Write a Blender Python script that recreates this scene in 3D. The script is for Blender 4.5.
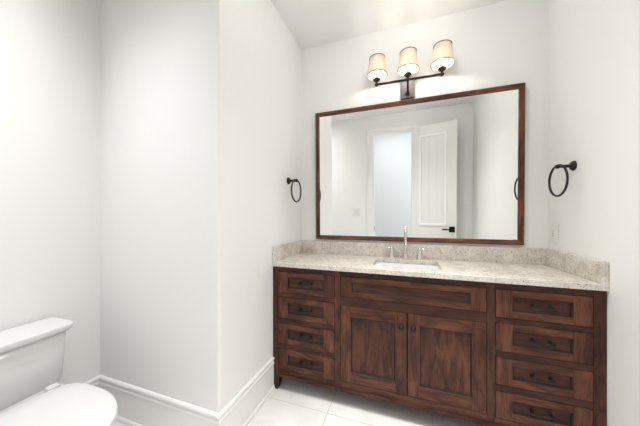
import bpy, bmesh, math, random
from math import sin, cos, tan, pi, radians
from mathutils import Vector, Matrix
random.seed(4)
for o in list(bpy.data.objects):
    bpy.data.objects.remove(o)
scene = bpy.context.scene
C = scene.collection

# ------------------------------------------------------------------ camera
cd = bpy.data.cameras.new('camera')
cd.sensor_width = 36; cd.sensor_fit = 'HORIZONTAL'
cd.lens = 245.03 / 640 * 36
cd.shift_y = 3.87 / 640
cd.clip_start = 0.01
cam = bpy.data.objects.new('camera', cd); C.objects.link(cam)
cam.location = (0, 0, 1.2175)
cam.rotation_euler = (pi / 2, 0, 0.3338)
scene.camera = cam
# ------------------------------------------------------------------ world, lights, exposure
w = bpy.data.worlds.new('world'); scene.world = w; w.use_nodes = True
w.node_tree.nodes['Background'].inputs[0].default_value = (.8, .88, 1, 1)
w.node_tree.nodes['Background'].inputs[1].default_value = .3

def area(name, loc, size, power, color, rot=(0, 0, 0), sy=None, spread=180):
    l = bpy.data.lights.new(name, 'AREA'); l.energy = power; l.color = color
    l.shape = 'RECTANGLE' if sy else 'DISK'; l.size = size
    if sy: l.size_y = sy
    l.spread = radians(spread)
    o = bpy.data.objects.new(name, l); C.objects.link(o); o.location = loc; o.rotation_euler = rot
    return o
def soft_point(name, loc, radius, power, color):  # soft point light without a fixture, for added fill
    l = bpy.data.lights.new(name, 'POINT'); l.energy = power; l.color = color; l.shadow_soft_size = radius
    o = bpy.data.objects.new(name, l); C.objects.link(o); o.location = loc
area('fill_room', (.10, 1.0, 2.722), .6, 8.4, (1, .985, .96), sy=.6, spread=90)  # added fill below the ceiling, no fixture known here
area('fill_room_narrow', (.10, .9, 2.720), .5, 4.3, (1, .985, .96), sy=.5, spread=60)  # added narrow fill to brighten floor and lower walls
soft_point('fill_room_point', (.03, 1.25, 2.57), .09, 7.5, (1, .985, .955))  # added point fill for ceiling and back wall, no real lamp
area('fill_alcove', (-1.3, .48, 2.722), .65, 5.2, (.985, .99, 1), sy=.5, spread=82)  # added fill for the alcove, source unseen
area('fill_alcove_wide', (-1.22, .42, 2.720),   .6, 1.0, (.985, .99, 1), sy=.5, spread=130)  # second added alcove fill, wider spread, no fixture
area('fill_hall', (-.2, -.55, 3.09), 1.2, 11, (.90, .94, 1), sy=.8, spread=140)  # added unseen source so the hall shows bright in the mirror
soft_point('fill_hall_point', (1.25, -.45, 1.5), .12, 19, (.91, .945, 1))  # added side fill to even out the hall, outside the reflected view
BULB = 300
scene.view_settings.view_transform = 'Standard'
scene.view_settings.look = 'None'
scene.view_settings.gamma = 1
scene.view_settings.use_curve_mapping = False
scene.view_settings.exposure = 0.10

# ------------------------------------------------------------------ materials
def mat(name, col, rough=.5, metal=0, **kw):
    m = bpy.data.materials.new(name); m.use_nodes = True
    b = m.node_tree.nodes['Principled BSDF']
    b.inputs['Base Color'].default_value = (*col, 1)
    b.inputs['Roughness'].default_value = rough
    b.inputs['Metallic'].default_value = metal
    for k, v in kw.items():
        b.inputs[k].default_value = v
    return m

class NT:
    def __init__(s, m):
        s.t = m.node_tree; s.b = s.t.nodes['Principled BSDF']
    def n(s, typ, **kw):
        x = s.t.nodes.new(typ)
        for k, v in kw.items():
            if k in x.inputs.keys(): x.inputs[k].default_value = v
            else: setattr(x, k, v)
        return x
    def l(s, a, b): s.t.links.new(a, b)
    def ramp(s, fac, stops):
        r = s.n('ShaderNodeValToRGB'); e = r.color_ramp.elements
        while len(e) < len(stops): e.new(.5)
        for x, (p, c) in zip(e, stops):
            x.position = p; x.color = (*c, 1) if len(c) == 3 else c
        s.l(fac, r.inputs[0]); return r.outputs[0]
    def mix(s, typ, fac, a, b):
        m = s.n('ShaderNodeMix', data_type='RGBA', blend_type=typ)
        for v, i in ((fac, 0), (a, 6), (b, 7)):
            if isinstance(v, (int, float)): m.inputs[i].default_value = v
            elif isinstance(v, tuple): m.inputs[i].default_value = (*v, 1)
            else: s.l(v, m.inputs[i])
        return m.outputs[2]

def wallpaint(name, col, rough=.55, bump=.04):
    m = mat(name, col, rough); k = NT(m)
    tc = k.n('ShaderNodeTexCoord'); no = k.n('ShaderNodeTexNoise', Scale=260.0, Detail=2.0)
    k.l(tc.outputs['Object'], no.inputs['Vector'])
    bp = k.n('ShaderNodeBump', Strength=bump, Distance=.002)
    k.l(no.outputs[0], bp.inputs['Height']); k.l(bp.outputs[0], k.b.inputs['Normal'])
    return m
M = {}
M['wall'] = wallpaint('wall_paint', (.89, .885, .87))
M['ceil'] = wallpaint('ceiling_paint', (.90, .895, .88), .8)
M['trim'] = mat('trim_enamel', (.90, .89, .875), .3)
M['door'] = mat('door_enamel', (.80, .79, .765), .35)
M['bronze'] = mat('oil_rubbed_bronze', (.035, .028, .025), .38, .85)
M['black'] = mat('black_metal', (.012, .012, .012), .4, .6)
M['nickel'] = mat('brushed_nickel', (.72, .70, .66), .22, 1)
M['plate'] = mat('lamp_plate_metal', (.14, .13, .14), .65, .7)
M['porcelain'] = mat('porcelain', (.74, .74, .73), .12, **{'Coat Weight': .4})
M['basin'] = mat('sink_porcelain', (.88, .88, .87), .15)
M['seat'] = mat('toilet_seat_plastic', (.72, .72, .71), .28)
M['plastic'] = mat('white_plastic', (.84, .83, .80), .35)
M['gap'] = mat('plate_gap', (.35, .34, .33), .6)
M['slot'] = mat('slot_dark', (.05, .05, .05), .6)
M['chrome'] = mat('chrome', (.8, .8, .8), .08, 1)
M['mirror'] = mat('mirror_glass', (.93, .95, .94), .0, 1)

def wood(name, axis, gain=1.0):
    m = mat(name, (.1, .04, .02), .5, **{'Specular IOR Level': .3}); k = NT(m)
    tc = k.n('ShaderNodeTexCoord'); oi = k.n('ShaderNodeObjectInfo')
    off = k.n('ShaderNodeVectorMath', operation='MULTIPLY_ADD')
    rv = k.n('ShaderNodeCombineXYZ')
    for i in range(3): k.l(oi.outputs['Random'], rv.inputs[i])
    k.l(rv.outputs[0], off.inputs[0]); off.inputs[1].default_value = (7.3, 11.1, 5.7)
    k.l(tc.outputs['Object'], off.inputs[2])
    def scaled(along, across):
        mp = k.n('ShaderNodeMapping'); s = [across] * 3; s[axis] = along
        mp.inputs['Scale'].default_value = s; k.l(off.outputs[0], mp.inputs[0]); return mp.outputs[0]
    # cathedral rings
    n1 = k.n('ShaderNodeTexNoise', Scale=1.0, Detail=3.0, Distortion=.6); k.l(scaled(2.2, 11), n1.inputs['Vector'])
    mul = k.n('ShaderNodeMath', operation='MULTIPLY'); mul.inputs[1].default_value = 9
    k.l(n1.outputs[0], mul.inputs[0])
    fr = k.n('ShaderNodeMath', operation='PINGPONG'); fr.inputs[1].default_value = 1; k.l(mul.outputs[0], fr.inputs[0])
    n2 = k.n('ShaderNodeTexNoise', Scale=1.0, Detail=5.0, Roughness=.7); k.l(scaled(12, 240), n2.inputs['Vector'])
    n3 = k.n('ShaderNodeTexNoise', Scale=1.0, Detail=2.0); k.l(scaled(3, 7), n3.inputs['Vector'])
    g = gain
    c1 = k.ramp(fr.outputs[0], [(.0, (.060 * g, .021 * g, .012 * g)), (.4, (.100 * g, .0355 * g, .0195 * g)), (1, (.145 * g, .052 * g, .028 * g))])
    c2 = k.ramp(n2.outputs[0], [(.36, (.36, .33, .31)), (.54, (1.05, 1.05, 1.05))])
    c3 = k.ramp(n3.outputs[0], [(.3, (.66, .63, .62)), (.7, (1.3, 1.3, 1.3))])
    a = k.mix('MULTIPLY', 1.0, c1, c2); b = k.mix('MULTIPLY', 1.0, a, c3)
    k.l(b, k.b.inputs['Base Color'])
    bp = k.n('ShaderNodeBump', Strength=.25, Distance=.001); k.l(n2.outputs[0], bp.inputs['Height'])
    k.l(bp.outputs[0], k.b.inputs['Normal'])
    return m
M['wx'] = wood('stained_oak_horizontal', 0, 1.02); M['wz'] = wood('stained_oak_vertical', 2, 1.02)
M['wzf'] = wood('stained_oak_stile', 2, .72)
M['wxd'] = wood('stained_oak_horizontal_dark', 0, .52); M['wzd'] = wood('stained_oak_vertical_dark', 2, .72)
M['wfr'] = wood('stained_oak_bottom_rail', 0, .8)
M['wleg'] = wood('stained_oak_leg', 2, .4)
M['bead'] = mat('bead_dark', (.012, .006, .004), .8)  # near-black edge around the recessed panels
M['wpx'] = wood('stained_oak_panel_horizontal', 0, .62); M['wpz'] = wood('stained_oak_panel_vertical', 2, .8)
M['wfx'] = wood('frame_wood_horizontal', 0, 1.45); M['wfz'] = wood('frame_wood_vertical', 2, 1.25)

def granite():
    m = mat('granite', (.6, .55, .5), .16); k = NT(m)
    tc = k.n('ShaderNodeTexCoord'); v = tc.outputs['Object']
    a = k.n('ShaderNodeTexNoise', Scale=9.0, Detail=6.0, Roughness=.65, Distortion=.8); k.l(v, a.inputs['Vector'])
    base = k.ramp(a.outputs[0], [(.30, (.50, .455, .40)), (.45, (.66, .615, .55)), (.62, (.75, .71, .655))])
    b = k.n('ShaderNodeTexNoise', Scale=85.0, Detail=4.0, Roughness=.7); k.l(v, b.inputs['Vector'])
    g = k.ramp(b.outputs[0], [(.36, (.55, .52, .50)), (.47, (1, 1, 1)), (.7, (1.08, 1.07, 1.05))])
    x = k.mix('MULTIPLY', .8, base, g)
    c = k.n('ShaderNodeTexVoronoi', Scale=60.0); k.l(v, c.inputs['Vector'])
    d = k.n('ShaderNodeTexNoise', Scale=16.0, Detail=2.0); k.l(v, d.inputs['Vector'])
    sp = k.ramp(c.outputs['Distance'], [(.14, (1, 1, 1)), (.24, (0, 0, 0))])
    dd = k.ramp(d.outputs[0], [(.47, (0, 0, 0)), (.57, (1, 1, 1))])
    f = k.mix('MULTIPLY', 1.0, sp, dd)
    y = k.mix('MIX', f, x, (.16, .12, .10))
    k.l(y, k.b.inputs['Base Color'])
    return m
M['granite'] = granite()

def tile():
    m = mat('floor_tile', (.7, .68, .65), .3); k = NT(m)
    tc = k.n('ShaderNodeTexCoord'); mp = k.n('ShaderNodeMapping')
    mp.inputs['Location'].default_value = (.455 + 6.1, -1.45 + 6.1, 0)
    k.l(tc.outputs['Object'], mp.inputs[0])
    br = k.n('ShaderNodeTexBrick', offset=0.0, Scale=1.0)
    br.inputs['Brick Width'].default_value = .61; br.inputs['Row Height'].default_value = .61
    br.inputs['Mortar Size'].default_value = .0022; br.inputs['Mortar Smooth'].default_value = .1
    br.inputs['Color1'].default_value = (.83, .815, .795, 1); br.inputs['Color2'].default_value = (.81, .795, .78, 1)
    br.inputs['Mortar'].default_value = (.55, .54, .52, 1)
    k.l(mp.outputs[0], br.inputs['Vector'])
    n = k.n('ShaderNodeTexNoise', Scale=2.2, Detail=6.0, Distortion=1.5); k.l(tc.outputs['Object'], n.inputs['Vector'])
    r = k.ramp(n.outputs[0], [(.35, (.93, .93, .93)), (.6, (1.03, 1.03, 1.03))])
    k.l(k.mix('MULTIPLY', 1.0, br.outputs[0], r), k.b.inputs['Base Color'])
    return m
M['tile'] = tile()

def shade_mat():
    m = bpy.data.materials.new('pleated_shade_fabric'); m.use_nodes = True
    t = m.node_tree; t.nodes.remove(t.nodes['Principled BSDF'])
    out = t.nodes['Material Output']
    d = t.nodes.new('ShaderNodeBsdfDiffuse'); tr = t.nodes.new('ShaderNodeBsdfTranslucent'); mx = t.nodes.new('ShaderNodeMixShader')
    d.inputs[0].default_value = (.86, .80, .68, 1); tr.inputs[0].default_value = (.95, .87, .72, 1)
    mx.inputs[0].default_value = .20
    t.links.new(d.outputs[0], mx.inputs[1]); t.links.new(tr.outputs[0], mx.inputs[2]); t.links.new(mx.outputs[0], out.inputs[0])
    return m
M['shade'] = shade_mat()
M['rim'] = mat('shade_trim', (.40, .30, .18), .7)
M['bulb'] = mat('lit_bulb', (1, 1, 1), .5, **{'Emission Color': (1, .93, .84, 1), 'Emission Strength': BULB})

# ------------------------------------------------------------------ mesh helpers
class MB:
    def __init__(s): s.bm = bmesh.new()
    def box(s, x0, x1, y0, y1, z0, z1, mi=0, bev=0):
        vs = [s.bm.verts.new((x, y, z)) for z in (z0, z1) for y in (y0, y1) for x in (x0, x1)]
        fs = [s.bm.faces.new([vs[i] for i in q]) for q in ((0, 2, 3, 1), (4, 5, 7, 6), (0, 1, 5, 4), (2, 6, 7, 3), (0, 4, 6, 2), (1, 3, 7, 5))]
        for f in fs: f.material_index = mi
        if bev:
            es = list({e for f in fs for e in f.edges})
            r = bmesh.ops.bevel(s.bm, geom=es, offset=bev, segments=2, affect='EDGES', profile=.7)
            for f in r['faces']: f.material_index = mi
        return s
    def lathe(s, prof, axis='z', at=(0, 0, 0), n=28, sx=1, sy=1, mi=0, cap=True):
        # prof: (radius, height) pairs
        def P(r, h, a):
            c, d = r * cos(a) * sx, r * sin(a) * sy
            v = {'z': (c, d, h), 'y': (c, h, d), 'x': (h, c, d)}[axis]
            return Vector(v) + Vector(at)
        rings = [[s.bm.verts.new(P(r, h, 2 * pi * i / n)) for i in range(n)] for r, h in prof]
        for A, B in zip(rings, rings[1:]):
            for i in range(n):
                f = s.bm.faces.new((A[i], A[(i + 1) % n], B[(i + 1) % n], B[i])); f.smooth = True; f.material_index = mi
        if cap:
            for R in (rings[0], rings[-1]):
                f = s.bm.faces.new(R); f.material_index = mi
        return s
    def tube(s, pts, r, n=12, closed=False, mi=0, caps=True):
        pts = [Vector(p) for p in pts]; N = len(pts)
        rr = r if isinstance(r, (list, tuple)) else [r] * N
        rings = []; up = None
        for i, p in enumerate(pts):
            if closed: t = (pts[(i + 1) % N] - pts[i - 1]).normalized()
            else: t = (pts[min(i + 1, N - 1)] - pts[max(i - 1, 0)]).normalized()
            if up is None:
                up = t.orthogonal().normalized()
            up = (up - t * up.dot(t)).normalized(); sd = t.cross(up)
            rings.append([s.bm.verts.new(p + (up * cos(2 * pi * j / n) + sd * sin(2 * pi * j / n)) * rr[i]) for j in range(n)])
        prs = list(zip(rings, rings[1:])) + ([(rings[-1], rings[0])] if closed else [])
        for A, B in prs:
            for j in range(n):
                f = s.bm.faces.new((A[j], A[(j + 1) % n], B[(j + 1) % n], B[j])); f.smooth = True; f.material_index = mi
        if not closed and caps:
            s.bm.faces.new(rings[0]); s.bm.faces.new(rings[-1])
        return s
    def loft(s, loops, caps=True, smooth=True, mi=0):
        rings = [[s.bm.verts.new(p) for p in L] for L in loops]; n = len(rings[0])
        for A, B in zip(rings, rings[1:]):
            for j in range(n):
                f = s.bm.faces.new((A[j], A[(j + 1) % n], B[(j + 1) % n], B[j])); f.smooth = smooth; f.material_index = mi
        if caps:
            s.bm.faces.new(rings[0]).material_index = mi; s.bm.faces.new(rings[-1]).material_index = mi
        return s
    def plate(s, outer, inner, z0, z1, mi=0):
        # flat slab with a hole
        layers = []
        for z in (z0, z1):
            O = [s.bm.verts.new((x, y, z)) for x, y in outer]; I = [s.bm.verts.new((x, y, z)) for x, y in inner]
            es = [s.bm.edges.new((L[i], L[(i + 1) % len(L)])) for L in (O, I) for i in range(len(L))]
            bmesh.ops.triangle_fill(s.bm, edges=es, use_beauty=True, use_dissolve=False)
            layers.append((O, I))
        for k in (0, 1):
            A, B = layers[0][k], layers[1][k]
            for i in range(len(A)):
                s.bm.faces.new((A[i], A[(i + 1) % len(A)], B[(i + 1) % len(A)], B[i]))
        return s
    def build(s, name, mats, parent=None, bevel=0, loc=None):
        bmesh.ops.recalc_face_normals(s.bm, faces=s.bm.faces)
        me = bpy.data.meshes.new(name); s.bm.to_mesh(me); s.bm.free()
        for m in (mats if isinstance(mats, (list, tuple)) else [mats]): me.materials.append(m)
        o = bpy.data.objects.new(name, me); C.objects.link(o)
        if parent: o.parent = parent
        if loc: o.location = loc
        if bevel:
            b = o.modifiers.new('bevel', 'BEVEL'); b.width = bevel; b.segments = 2; b.limit_method = 'ANGLE'; b.angle_limit = radians(40)
        return o

def struct(o): o['kind'] = 'structure'; return o
def tag(o, label, cat, group=None):
    o['label'] = label; o['category'] = cat
    if group: o['group'] = group
    return o
def thing(name, loc, label, cat, group=None, rz=0):
    o = bpy.data.objects.new(name, None); C.objects.link(o); o.location = loc; o.rotation_euler.z = rz
    o.empty_display_size = .05
    return tag(o, label, cat, group)
def copy_tree(o, parent=None):
    c = o.copy(); C.objects.link(c); c.parent = parent
    for ch in list(o.children): copy_tree(ch, c)
    return c
def rrect(x0, x1, y0, y1, r, n=6):
    pts = []
    for cx, cy, a in ((x1 - r, y1 - r, 0), (x0 + r, y1 - r, pi / 2), (x0 + r, y0 + r, pi), (x1 - r, y0 + r, 3 * pi / 2)):
        for i in range(n + 1):
            t = a + pi / 2 * i / n; pts.append((cx + r * cos(t), cy + r * sin(t)))
    return pts

# ------------------------------------------------------------------ the room
XL, XR, YB, YP, XT, YF, H = -.886, .9006, 2.0413, 1.0007, -1.8073, .09, 2.7275
HH = 3.1
OL, OR, OH = -.480, .094, 2.462           # door opening
def sbox(name, m, *b, bev=0):
    return struct(MB().box(*b, bev=bev).build(name, m))
sbox('floor', M['tile'], XT - .12, XR + .12, -.03, YB + .12, -.08, 0)
sbox('floor_hall', M['tile'], -1.9, 1.9, -1.3, -.03, -.08, 0)
sbox('ceiling', M['ceil'], XT - .12, XR + .12, -.03, YB + .12, H, H + .1)
sbox('ceiling_hall', M['ceil'], -1.9, 1.9, -1.3, -.03, HH, HH + .1)
sbox('wall_back', M['wall'], XL, XR + .12, YB, YB + .12, 0, H)
sbox('wall_right', M['wall'], XR, XR + .12, -.03, YB, 0, H)
# partition block between alcove and vanity niche, with a soft bullnose corner
m = MB(); r = .012
pl = [(XT, YP), (XL - r, YP)] + [(XL - r + r * sin(a), YP + r - r * cos(a)) for a in [pi / 2 * i / 6 for i in range(1, 6)]] + [(XL, YP + r), (XL, YB + .12), (XT, YB + .12)]
m.loft([[(x, y, z) for x, y in pl] for z in (0, H)], smooth=False)
struct(m.build('wall_left', M['wall']))
sbox('wall_alcove', M['wall'], XT - .12, XT, -.03, YB + .12, 0, H)
m = MB()
m.box(XT, OL, -.03, YF, 0, H).box(OR, XR, -.03, YF, 0, H).box(OL, OR, -.03, YF, OH, H).box(-1.9, 1.9, -.029, .0, H + .1, HH + .1)
struct(m.build('wall_front', M['wall']))
m = MB().box(-1.9, 1.9, -1.4, -1.3, 0, HH); struct(m.build('wall_hall_back', M['wall']))
m = MB().box(-2.0, -1.9, -1.3, -.03, 0, HH); struct(m.build('wall_hall_left', M['wall']))
m = MB().box(1.9, 2.0, -1.3, -.03, 0, HH); struct(m.build('wall_hall_right', M['wall']))

# baseboards: tall board, two-step cap, shoe moulding; profile (out, height)
PROF = [(0, 0), (.026, 0), (.026, .016), (.020, .024), (.013, .026), (.013, .176), (.018, .180), (.019, .186), (.016, .192), (.011, .195), (.011, .204), (.016, .207), (.0205, .214), (.018, .222), (.010, .2277), (0, .2277)]
def baseboard(name, path):
    # path: list of (x, y) with outward direction to the right of travel; mitred
    P = [Vector((a, b)) for a, b in path]; loops = []
    for i, p in enumerate(P):
        ns = []
        for a, b in ((i - 1, i), (i, i + 1)):
            if a >= 0 and b < len(P):
                d = (P[b] - P[a]).normalized(); ns.append(Vector((d.y, -d.x)))
        n = ns[0] if len(ns) == 1 else (ns[0] + ns[1]) / (1 + ns[0].dot(ns[1]))
        loops.append([(p.x + n.x * o * .7, p.y + n.y * o * .7, h) for o, h in PROF])
    return struct(MB().loft(loops, smooth=False).build(name, M['trim']))
baseboard('baseboard_left', [(XT, YF), (XT, YP), (XL, YP), (XL, 1.5315)])
baseboard('baseboard_right', [(XR, 1.5315), (XR, YF + .15)])
baseboard('baseboard_front', [(OL - .10, YF), (XT + .03, YF)])

# door casing and jamb
def casing(side):
    m = MB()
    y0, y1, s = (YF, YF + .015, 1)
    a, b, t = OL - .005, OR + .005, OH - .005
    for x0, x1 in ((a - .09, a), (b, b + .09)):
        m.box(x0, x1, y0, y1, 0, t + .09)
    m.box(a, b, y0, y1, t, t + .09)
    # back band, an outer step
    e = .010
    ys = (y1, y1 + e) 
    m.box(a - .09, a - .068, *ys, 0, t + .09).box(b + .068, b + .09, *ys, 0, t + .09).box(a - .068, b + .068, *ys, t + .068, t + .09)
    return m
m = casing('in')
struct(m.build('trim_1', M['trim'], bevel=.003))
m = MB().box(OL, OL + .012, -.03, YF, 0, OH).box(OR - .002, OR, -.03, YF, 0, OH).box(OL + .012, OR - .002, -.03, YF, OH - .012, OH)
struct(m.build('trim_2', M['trim']))
m = MB().box(OL + .012, OL + .0135, .035, .065, .93, 1.0)
struct(m.build('trim_3', M['black']))

# open door leaf, folded back against the front wall
ang = radians(13.2)
dl, DH, T = .59, 2.462, .035
dr = bpy.data.objects.new('door_1', None); C.objects.link(dr); dr.location = (.1005, .108, .008); dr.rotation_euler.z = ang; dr['kind'] = 'structure'
m = MB()
st, pz = .105, [(.20, .74), (1.015, DH - .14)]
m.box(0, st, 0, T, 0, DH).box(dl - st - .02, dl, 0, T, 0, DH)
m.box(st, dl - st - .02, 0, T, 0, pz[0][0]).box(st, dl - st - .02, 0, T, pz[0][1], pz[1][0]).box(st, dl - st - .02, 0, T, pz[1][1], DH)
m.build('door_frame', M['door'], dr, bevel=.002)
for z0, z1 in pz:
    m = MB(); xa, xb = st, dl - st - .02
    n = 3; wv = (xb - xa - .06) / n
    m.box(xa, xb, .010, T - .010, z0, z1)
    for i in range(n):
        m.box(xa + .030 + i * wv + .002, xa + .030 + (i + 1) * wv - .002, T - .010, T - .005, z0 + .025, z1 - .025)
    m.build('door_panel', M['door'], dr, bevel=.0015)
    m = MB()
    for x0, x1, a, b in ((xa, xa + .030, z0, z1), (xb - .030, xb, z0, z1), (xa + .03, xb - .03, z0, z0 + .030), (xa + .03, xb - .03, z1 - .030, z1)):
        m.box(x0, x1, T - .012, T + .010, a, b)
    m.build('panel_moulding', M['trim'], dr, bevel=.003)
m = MB().box(dl - .090, dl - .020, T, T + .008, .930, 1.010)
m.lathe([(.010, T + .008), (.010, T + .05)], 'y', (dl - .055, 0, .970)).box(dl - .175, dl - .045, T + .045, T + .055, .960, .980)
m.build('door_handle', M['black'], dr, bevel=.001)
for z in (.25, 1.2, 2.2):
    MB().lathe([(.0045, z - .045), (.0045, z + .045)], 'z', (.012, -.005, 0), n=12).build('hinge', M['black'], dr)

# ------------------------------------------------------------------ vanity cabinet
VX0, VX1, VY, VYB = -.8845, .8985, 1.533, YB - .002
van = thing('vanity_cabinet', (0, VY, 0), 'dark stained wooden bathroom vanity with drawers on both sides and two doors', 'cabinet')
def vb(m, x0, x1, y0, y1, z0, z1, **k): return m.box(x0, x1, y0, y1, z0, z1, **k)
ZT = .868; FT = .022
# carcass
D = VYB - VY
m = MB()
m.box(VX0 + .016, VX0 + .034, FT, D, .10, ZT).box(VX1 - .018, VX1, FT, D, .10, ZT)
m.box(VX0 + .034, VX1 - .018, FT, D - .012, .10, .118).box(VX0 + .034, VX1 - .018, D - .012, D, .10, ZT)
m.box(-.425, -.407, FT, D - .012, .118, ZT).box(.430, .448, FT, D - .012, .118, ZT)
m.build('carcass', M['wzd'], van)
# dark inset behind the gaps is the drawer box itself; face frame
COLS = [(-.844, -.431), (-.394, .414), (.453, .852)]
ROWS = [(.686, .838), (.508, .660), (.330, .478), (.152, .298)]
for x0, x1 in ((VX0, COLS[0][0]), (COLS[0][1], COLS[1][0]), (COLS[1][1], COLS[2][0]), (COLS[2][1], VX1)):
    MB().box(x0, x1, 0, FT, .095, ZT).build('face_frame_stile', M['wzf'], van, bevel=.0008)
def rail(x0, x1, z0, z1, mm='wxd', y0=0.0008):
    MB().box(x0, x1, y0, FT, z0, z1).build('face_frame_rail', M[mm], van, bevel=.0008)
for cx in (COLS[0], COLS[2]):
    rail(*cx, ROWS[0][1], ZT)
    for i in range(3): rail(*cx, ROWS[i + 1][1], ROWS[i][0])
    rail(*cx, .095, ROWS[3][0], 'wfr')
rail(*COLS[1], ROWS[0][1], ZT); rail(*COLS[1], .651, .704); rail(*COLS[1], .095, .163, 'wfr')
# base moulding along the bottom
MB().box(VX0 + .05, VX1 - .05, -.007, .001, .097, .122).build('base_moulding', M['wxd'], van, bevel=.003)
# bracket feet
def foot(x0, x1, flip):
    y0, y1 = .004, .052
    m = MB(); w = x1 - x0; cx = (x0 + x1) / 2
    L = [(-.5, 0.14), (-.5, .05), (-.16, 0), (.20, 0), (.5, .07), (.5, .14)]
    def lp(y): return [(cx + a * w, y, b * .7 + (.0 if b else 0)) for a, b in L]
    m.loft([lp(y0), lp(y1)], smooth=False)
    return m.build('leg', M['wleg'], van, bevel=.002)
foot(VX0 + .002, -.838, 1); foot(.852, VX1 - .002, -1)
for x0 in (VX0 + .018, .842):
    MB().box(x0, x0 + .036, D - .06, D - .01, 0, .10).build('leg', M['wzd'], van)

G = .0028
def pull(parent, cx, cz, y):
    m = MB(); h = .052
    for s in (-1, 1):
        m.lathe([(.009, 0), (.009, -.003), (.005, -.006), (.0045, -.022), (.006, -.026)], 'y', (cx + s * .038, y, cz), n=12)
    pts = [(cx + t * h, y - .026 - .005 * (1 - t * t), cz + .003 * math.sin(t * 3)) for t in [i / 8 - 1 for i in range(17)]]
    rr = [.0035 + .0028 * abs(math.sin((i / 16) * pi * 2)) for i in range(17)]
    m.tube(pts, rr, n=10)
    m.build('drawer_pull', M['bronze'], parent)
def shaker(name, x0, x1, z0, z1, sw, rw, panelmat, pull_=False, box=True):
    x0 += G; x1 -= G; z0 += G; z1 -= G
    m = MB(); y0, y1 = -.0015, .0195
    m.box(x0, x0 + sw, y0, y1, z0, z1, 0).box(x1 - sw, x1, y0, y1, z0, z1, 0)
    m.box(x0 + sw, x1 - sw, y0 + .0003, y1, z0, z0 + rw, 1).box(x0 + sw, x1 - sw, y0 + .0003, y1, z1 - rw, z1, 1)
    if box:   # drawer box behind
        m.box(x0 + .012, x1 - .012, y1, .36, z0 + .012, z1 - .02, 0)
    d = m.build(name, [M['wz'], M['wx']], van, bevel=.0012)
    m = MB(); b = .006
    a0, a1, c0, c1 = x0 + sw, x1 - sw, z0 + rw, z1 - rw
    # panel with chamfered edge bead
    loops = [[(p[0], yy, p[1]) for p in ((a0 + i, c0 + i), (a1 - i, c0 + i), (a1 - i, c1 - i), (a0 + i, c1 - i))] for yy, i in ((.0015, .0001), (.0045, .0045), (.0075, .0065), (.0105, .0066))]
    m.loft(loops, caps=False, smooth=False, mi=1)
    m.box(a0, a1, .0105, .0175, c0, c1)
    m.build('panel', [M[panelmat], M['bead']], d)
    return d
for c in (COLS[0], COLS[2]):
    for z0, z1 in ROWS:
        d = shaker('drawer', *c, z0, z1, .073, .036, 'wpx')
        pull(d, (c[0] + c[1]) / 2, (z0 + z1) / 2, .0105)
shaker('false_drawer_front', *COLS[1], .704, .838, .072, .034, 'wpx', box=False)
for x0, x1, kx in ((-.394, .0125, -.021), (.0125, .414, .046)):
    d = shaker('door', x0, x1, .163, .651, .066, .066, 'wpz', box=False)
    MB().lathe([(.012, -.0015), (.012, -.005), (.006, -.008), (.0055, -.018), (.013, -.022), (.0155, -.028), (.013, -.034), (.004, -.037)], 'y', (kx, 0, .568), n=20).build('knob', M['bronze'], d)

# ------------------------------------------------------------------ countertop and splashes
CY0 = 1.5186
ct = thing('countertop', (0, CY0, .87), 'speckled beige granite countertop with backsplash on top of the dark wooden vanity', 'countertop')
CXA, CXB = XL + .0015, XR - .0015
SX0, SX1, SY0, SY1 = -.206, .216, 1.640 - CY0, 1.930 - CY0
m = MB().plate([(CXA, 0), (CXB, 0), (CXB, YB - CY0 - .001), (CXA, YB - CY0 - .001)], rrect(SX0, SX1, SY0, SY1, .02), 0, .03)
m.build('slab', M['granite'], ct, bevel=.002)
MB().box(CXA, CXB, YB - CY0 - .021, YB - CY0 - .001, .0302, .137).build('backsplash', M['granite'], ct, bevel=.0015)
MB().box(CXA, CXA + .02, .001, YB - CY0 - .0215, .0302, .137).build('side_splash', M['granite'], ct, bevel=.0015)
MB().box(CXB - .02, CXB, .001, YB - CY0 - .0215, .0302, .137).build('side_splash', M['granite'], ct, bevel=.0015)

# sink basin
sk = thing('sink', (.005, (1.640 + 1.930) / 2, .869), 'white rectangular undermount sink set in the granite countertop', 'sink')
hx, hy = .217, .141
def rl(ix, r, z): return [(x, y, z) for x, y in rrect(-hx + ix, hx - ix, -hy + ix, hy - ix, r)]
m = MB()
m.loft([rl(-.02, .05, 0), rl(-.02, .05, -.008), rl(-.008, .045, -.02), rl(.01, .06, -.13), rl(.06, .05, -.155), rl(.1, .02, -.158),
        rl(.1, .02, -.150), rl(.062, .05, -.146), rl(.022, .055, -.12), rl(.004, .04, -.02), rl(.0, .035, 0)], caps=False)
# close bottom and rim
b = m.bm
def ring_close(za, zb):
    pass
m.build('basin', M['basin'], sk)
m = MB(); m.lathe([(.0215, -.158), (.0285, -.1500), (.0265, -.1455), (.018, -.146), (.004, -.149)], 'z', n=24, sx=1.2).box(-.13, .13, -.032, .032, -.158, -.1492)
m.build('drain', M['chrome'], sk)

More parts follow.
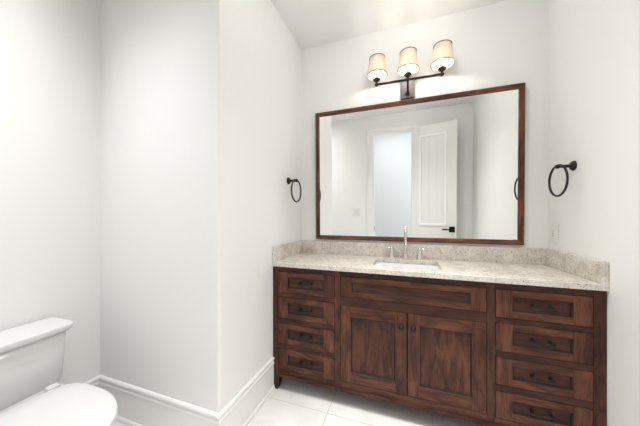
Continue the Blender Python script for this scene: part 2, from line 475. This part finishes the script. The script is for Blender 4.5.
# faucet: spout and two lever handles
fc = thing('faucet', (.004, 1.975, .9003), 'brushed nickel faucet with slender tall spout and two lever handles behind the sink', 'faucet')
m = MB()
m.lathe([(.024, 0), (.024, .004), (.015, .012), (.0145, .04), (.012, .09), (.011, .12)], n=24)
R = .05
pts = [(0, 0, .10), (0, 0, .16)] + [(0, -R + R * cos(a), .185 + R * sin(a) * .9) for a in [pi * .92 * i / 12 for i in range(13)]]
pts += [(0, pts[-1][1] - .004, pts[-1][2] - .022)]
m.tube(pts, .0105, n=14)
m.build('spout', M['nickel'], fc)
for s in (-1, 1):
    m = MB().lathe([(.026, 0), (.026, .005), (.020, .010), (.017, .035), (.0135, .056), (.0115, .072), (.012, .080), (.006, .083)], 'z', (s * .100, 0, 0), n=24)
    h = m.build('handle', M['nickel'], fc)
    MB().tube([(s * .096, 0, .075), (s * .12, -.003, .077), (s * .155, -.008, .079)], [.0065, .006, .005], n=10).build('lever', M['nickel'], h)

# ------------------------------------------------------------------ mirror (leans out a little at the top)
MX0, MX1, MZ0, MZ1 = -.7373, .7625, 1.0248, 2.1185
MT = radians(1.05)
mr = thing('wall_mirror', ((MX0 + MX1) / 2, YB - .003, MZ0), 'large rectangular wall mirror in a dark brown wooden frame above the vanity', 'mirror')
mr.rotation_euler.x = MT
hw, hh, FW = (MX1 - MX0) / 2, MZ1 - MZ0, .034
FD = .024
prof = [(0, 0), (0, -FD + .006), (.004, -FD), (.012, -FD), (.018, -FD + .004), (.028, -FD + .005), (FW, -FD + .012), (FW, -.004), (FW, 0)]
def stick(pa, pb, na, nb, mt):
    # pa, pb outer corners; na, nb inward mitre directions (x, z)
    loops = []
    for p, n in ((pa, na), (pb, nb)):
        loops.append([(p[0] + n[0] * i, y, p[1] + n[1] * i) for i, y in prof])
    MB().loft(loops, smooth=False).build('frame_rail', M[mt], mr)
stick((-hw, 0), (hw, 0), (1, 1), (-1, 1), 'wfx'); stick((-hw, hh), (hw, hh), (1, -1), (-1, -1), 'wfx')
stick((-hw, 0), (-hw, hh), (1, 1), (1, -1), 'wfz'); stick((hw, 0), (hw, hh), (-1, 1), (-1, -1), 'wfz')
MB().box(-hw + FW - .006, hw - FW + .006, -.008, -.003, FW - .006, hh - FW + .006).build('glass', M['mirror'], mr)

# ------------------------------------------------------------------ vanity light
LX, LY, LZ = .020, 1.905, 2.222
vl = thing('vanity_light', (LX, YB, 2.205), 'three-shade bronze vanity wall lamp above the mirror', 'lamp')
vl.rotation_euler.y = radians(.7)
dz = LZ - 2.205; dy = LY - YB
MB().box(-.052, .052, -.024, -.001, -.065, .065, bev=.004).build('back_plate', M['plate'], vl)
m = MB().lathe([(.017, -.024), (.017, -.032), (.009, -.036)], 'y', (0, 0, -.03), n=18)
m.tube([(0, -.03, -.03), (0, -.07, -.032), (0, dy + .03, -.025), (0, dy + .006, -.012), (0, dy, dz)], .0075, n=12)
m.build('arm', M['bronze'], vl)
m = MB().tube([(-.232, dy, dz), (.232, dy, dz)], .0085, n=14)
for x in (-.225, 0, .225):
    m.lathe([(.004, -.014), (.012, -.009), (.0145, 0), (.012, .009), (.004, .014)], 'x', (x, dy, dz), n=16) if x else None
    m.lathe([(.006, -.010), (.0115, -.004), (.0115, .006), (.008, .014), (.011, .020), (.024, .030), (.027, .040), (.022, .043), (.004, .044)], 'z', (x, dy, dz), n=20)
m.build('crossbar', M['bronze'], vl)
for x in (-.222, 0, .226):
    z0 = 2.292 - 2.205; z1 = z0 + .128; rb, rt = .0715, .0565
    # pleated thin shade
    m = MB(); n = 96; loops = []
    def ring(rad, z, amp): return [(x + (rad + amp * (i % 2)) * cos(2 * pi * i / n), dy + (rad + amp * (i % 2)) * sin(2 * pi * i / n), z) for i in range(n)]
    m.loft([ring(rb, z0, .001), ring(rt, z1, .001), ring(rt - .0015, z1, .001), ring(rb - .0015, z0, .001), ring(rb, z0, .001)], caps=False)
    sh = m.build('lamp_shade', M['shade'], vl)
    for rad, z in ((rb, z0), (rt, z1)):
        m = MB().tube([(x + (rad + .0008) * cos(2 * pi * i / 48), dy + (rad + .0008) * sin(2 * pi * i / 48), z) for i in range(48)], (.0038), n=8, closed=True)
        m.build('shade_trim', M['rim'], sh)
    # candle sleeve and bulb
    m = MB().lathe([(.013, dz + .040), (.013, dz + .072), (.010, dz + .0743)], 'z', (x, dy, 0), n=16)
    m.build('socket', M['plastic'], vl)
    m = MB().lathe([(.006, dz + .0745), (.008, dz + .080), (.009, dz + .088), (.008, dz + .096), (.005, dz + .103), (.001, dz + .108)], 'z', (x, dy, 0), n=20)
    m.build('bulb', M['bulb'], vl)

# ------------------------------------------------------------------ towel rings
def towel_ring(xw, s, label):
    # s: direction away from the wall
    t = thing('towel_ring', (xw, 1.775, 1.506), label, 'towel ring', 'bronze towel rings')
    m = MB().lathe([(.028, 0.0005), (.028, .005), (.025, .009), (.021, .014), (.012, .018), (.0095, .022), (.009, .064), (.012, .068), (.013, .078), (.008, .084)], 'x', n=24)
    if s < 0:
        for v in m.bm.verts: v.co.x *= -1
    m.build('mount', M['bronze'], t)
    Rr = .088; cx = s * .072; cz = -Rr + .0155 - .008
    m = MB().tube([(cx, Rr * sin(2 * pi * i / 64), cz + Rr * cos(2 * pi * i / 64)) for i in range(64)], .0058, n=10, closed=True)
    m.build('ring', M['bronze'], t)
towel_ring(XL, 1, 'bronze towel ring on the wall left of the mirror')
towel_ring(XR, -1, 'bronze towel ring on the wall right of the mirror')

# outlet on the right wall just above the counter
ot = thing('wall_outlet', (XR, 1.963, 1.052), 'white wall outlet plate low on the right wall above the granite splash', 'outlet')
MB().box(-.006, -.0005, -.043, .043, 0, .118, bev=.002).build('cover_plate', M['plastic'], ot)
MB().box(-.009, -.006, -.017, .017, .026, .092, bev=.001).build('socket', M['plastic'], ot)
m = MB()
for z in (.041, .072):
    m.box(-.0095, -.009, -.008, -.006, z, z + .008).box(-.0095, -.009, .006, .008, z, z + .008)
m.box(-.0095, -.009, -.005, .005, .0575, .0605)
m.build('slot', M['slot'], ot)
# switch plate on the front wall, seen in the mirror
sw = thing('light_switch', (-.747, YF, 1.165), 'white wall switch plate beside the doorway, seen in the mirror', 'switch')
MB().box(-.058, .058, .0005, .006, 0, .115, bev=.002).build('cover_plate', M['plastic'], sw)
for x in (-.023, .023):
    MB().box(x - .018, x + .018, .006, .0068, .023, .092).build('rocker_gap', M['gap'], sw)
    MB().box(x - .016, x + .016, .006, .010, .025, .09, bev=.001).build('rocker', M['plastic'], sw)

# ------------------------------------------------------------------ toilet (faces +X)
tl = thing('toilet', (XT, .55, 0), 'white two-piece toilet with closed lid in the left alcove', 'toilet')
def se(x0, x1, hwid, z, n=64, p=5, bow=0, cy=0):
    # superellipse section; the front (x1) can be bowed
    pts = []; cx = (x0 + x1) / 2; a = (x1 - x0) / 2
    for i in range(n):
        t = 2 * pi * i / n; c, s_ = cos(t), sin(t)
        x = a * abs(c) ** (2 / p) * (1 if c > 0 else -1); y = hwid * abs(s_) ** (2 / p) * (1 if s_ > 0 else -1)
        if x > 0: x += bow * (1 - (y / hwid) ** 2) * (x / a)
        pts.append((cx + x, cy + y, z))
    return pts
m = MB().loft([se(.03, .16, .185, .385, bow=.012, p=8), se(.022, .175, .200, .395, bow=.014, p=8), se(.020, .182, .208, .52, bow=.015, p=8), se(.018, .188, .213, .645, bow=.016, p=8)])
m.build('tank', M['porcelain'], tl)
m = MB().loft([se(.014, .194, .219, .645, bow=.016, p=14), se(.008, .202, .229, .656, bow=.018, p=14), se(.008, .204, .231, .674, bow=.018, p=14), se(.012, .200, .227, .680, bow=.018, p=14)])
m.build('tank_lid', M['porcelain'], tl)
m = MB().lathe([(.012, .21), (.012, .222), (.007, .226)], 'x', (0, -.15, .60), n=14).tube([(.222, -.15, .60), (.232, -.16, .60), (.234, -.195, .592)], .006, n=8)
m.build('flush_lever', M['chrome'], tl)
def egg(xb, xf, hwid, z, n=64, back=.55):
    # egg outline: squarer at the back, rounder at the front
    pts = []; xm = xb + (xf - xb) * .42
    for i in range(n):
        t = 2 * pi * i / n; c, s_ = cos(t), sin(t)
        if c >= 0: x = xm + (xf - xm) * c; y = hwid * s_
        else:
            x = xm - (xm - xb) * abs(c) ** .5; y = hwid * abs(s_) ** .42 * (1 if s_ > 0 else -1)
        pts.append((x, y, z))
    return pts
m = MB().loft([egg(.10, .58, .115, 0), egg(.10, .58, .115, .02), egg(.12, .55, .105, .06), egg(.12, .55, .105, .16), egg(.11, .62, .13, .25), egg(.09, .70, .168, .33), egg(.06, .735, .182, .375), egg(.06, .738, .183, .392), egg(.075, .725, .17, .395)])
m.build('bowl', M['porcelain'], tl)
m = MB().loft([egg(.265, .750, .190, .396), egg(.260, .758, .197, .399), egg(.260, .758, .197, .405), egg(.264, .754, .193, .408)])
m.build('seat', M['seat'], tl)
m = MB().loft([egg(.260, .752, .192, .4095), egg(.256, .758, .197, .412), egg(.256, .758, .197, .417), egg(.264, .748, .189, .4205), egg(.32, .66, .13, .423)])
m.build('seat_lid', M['seat'], tl)
for s in (-1, 1): MB().box(.226, .262, s * .125 - .022, s * .125 + .022, .390, .424, bev=.005).build('seat_hinge', M['seat'], tl)
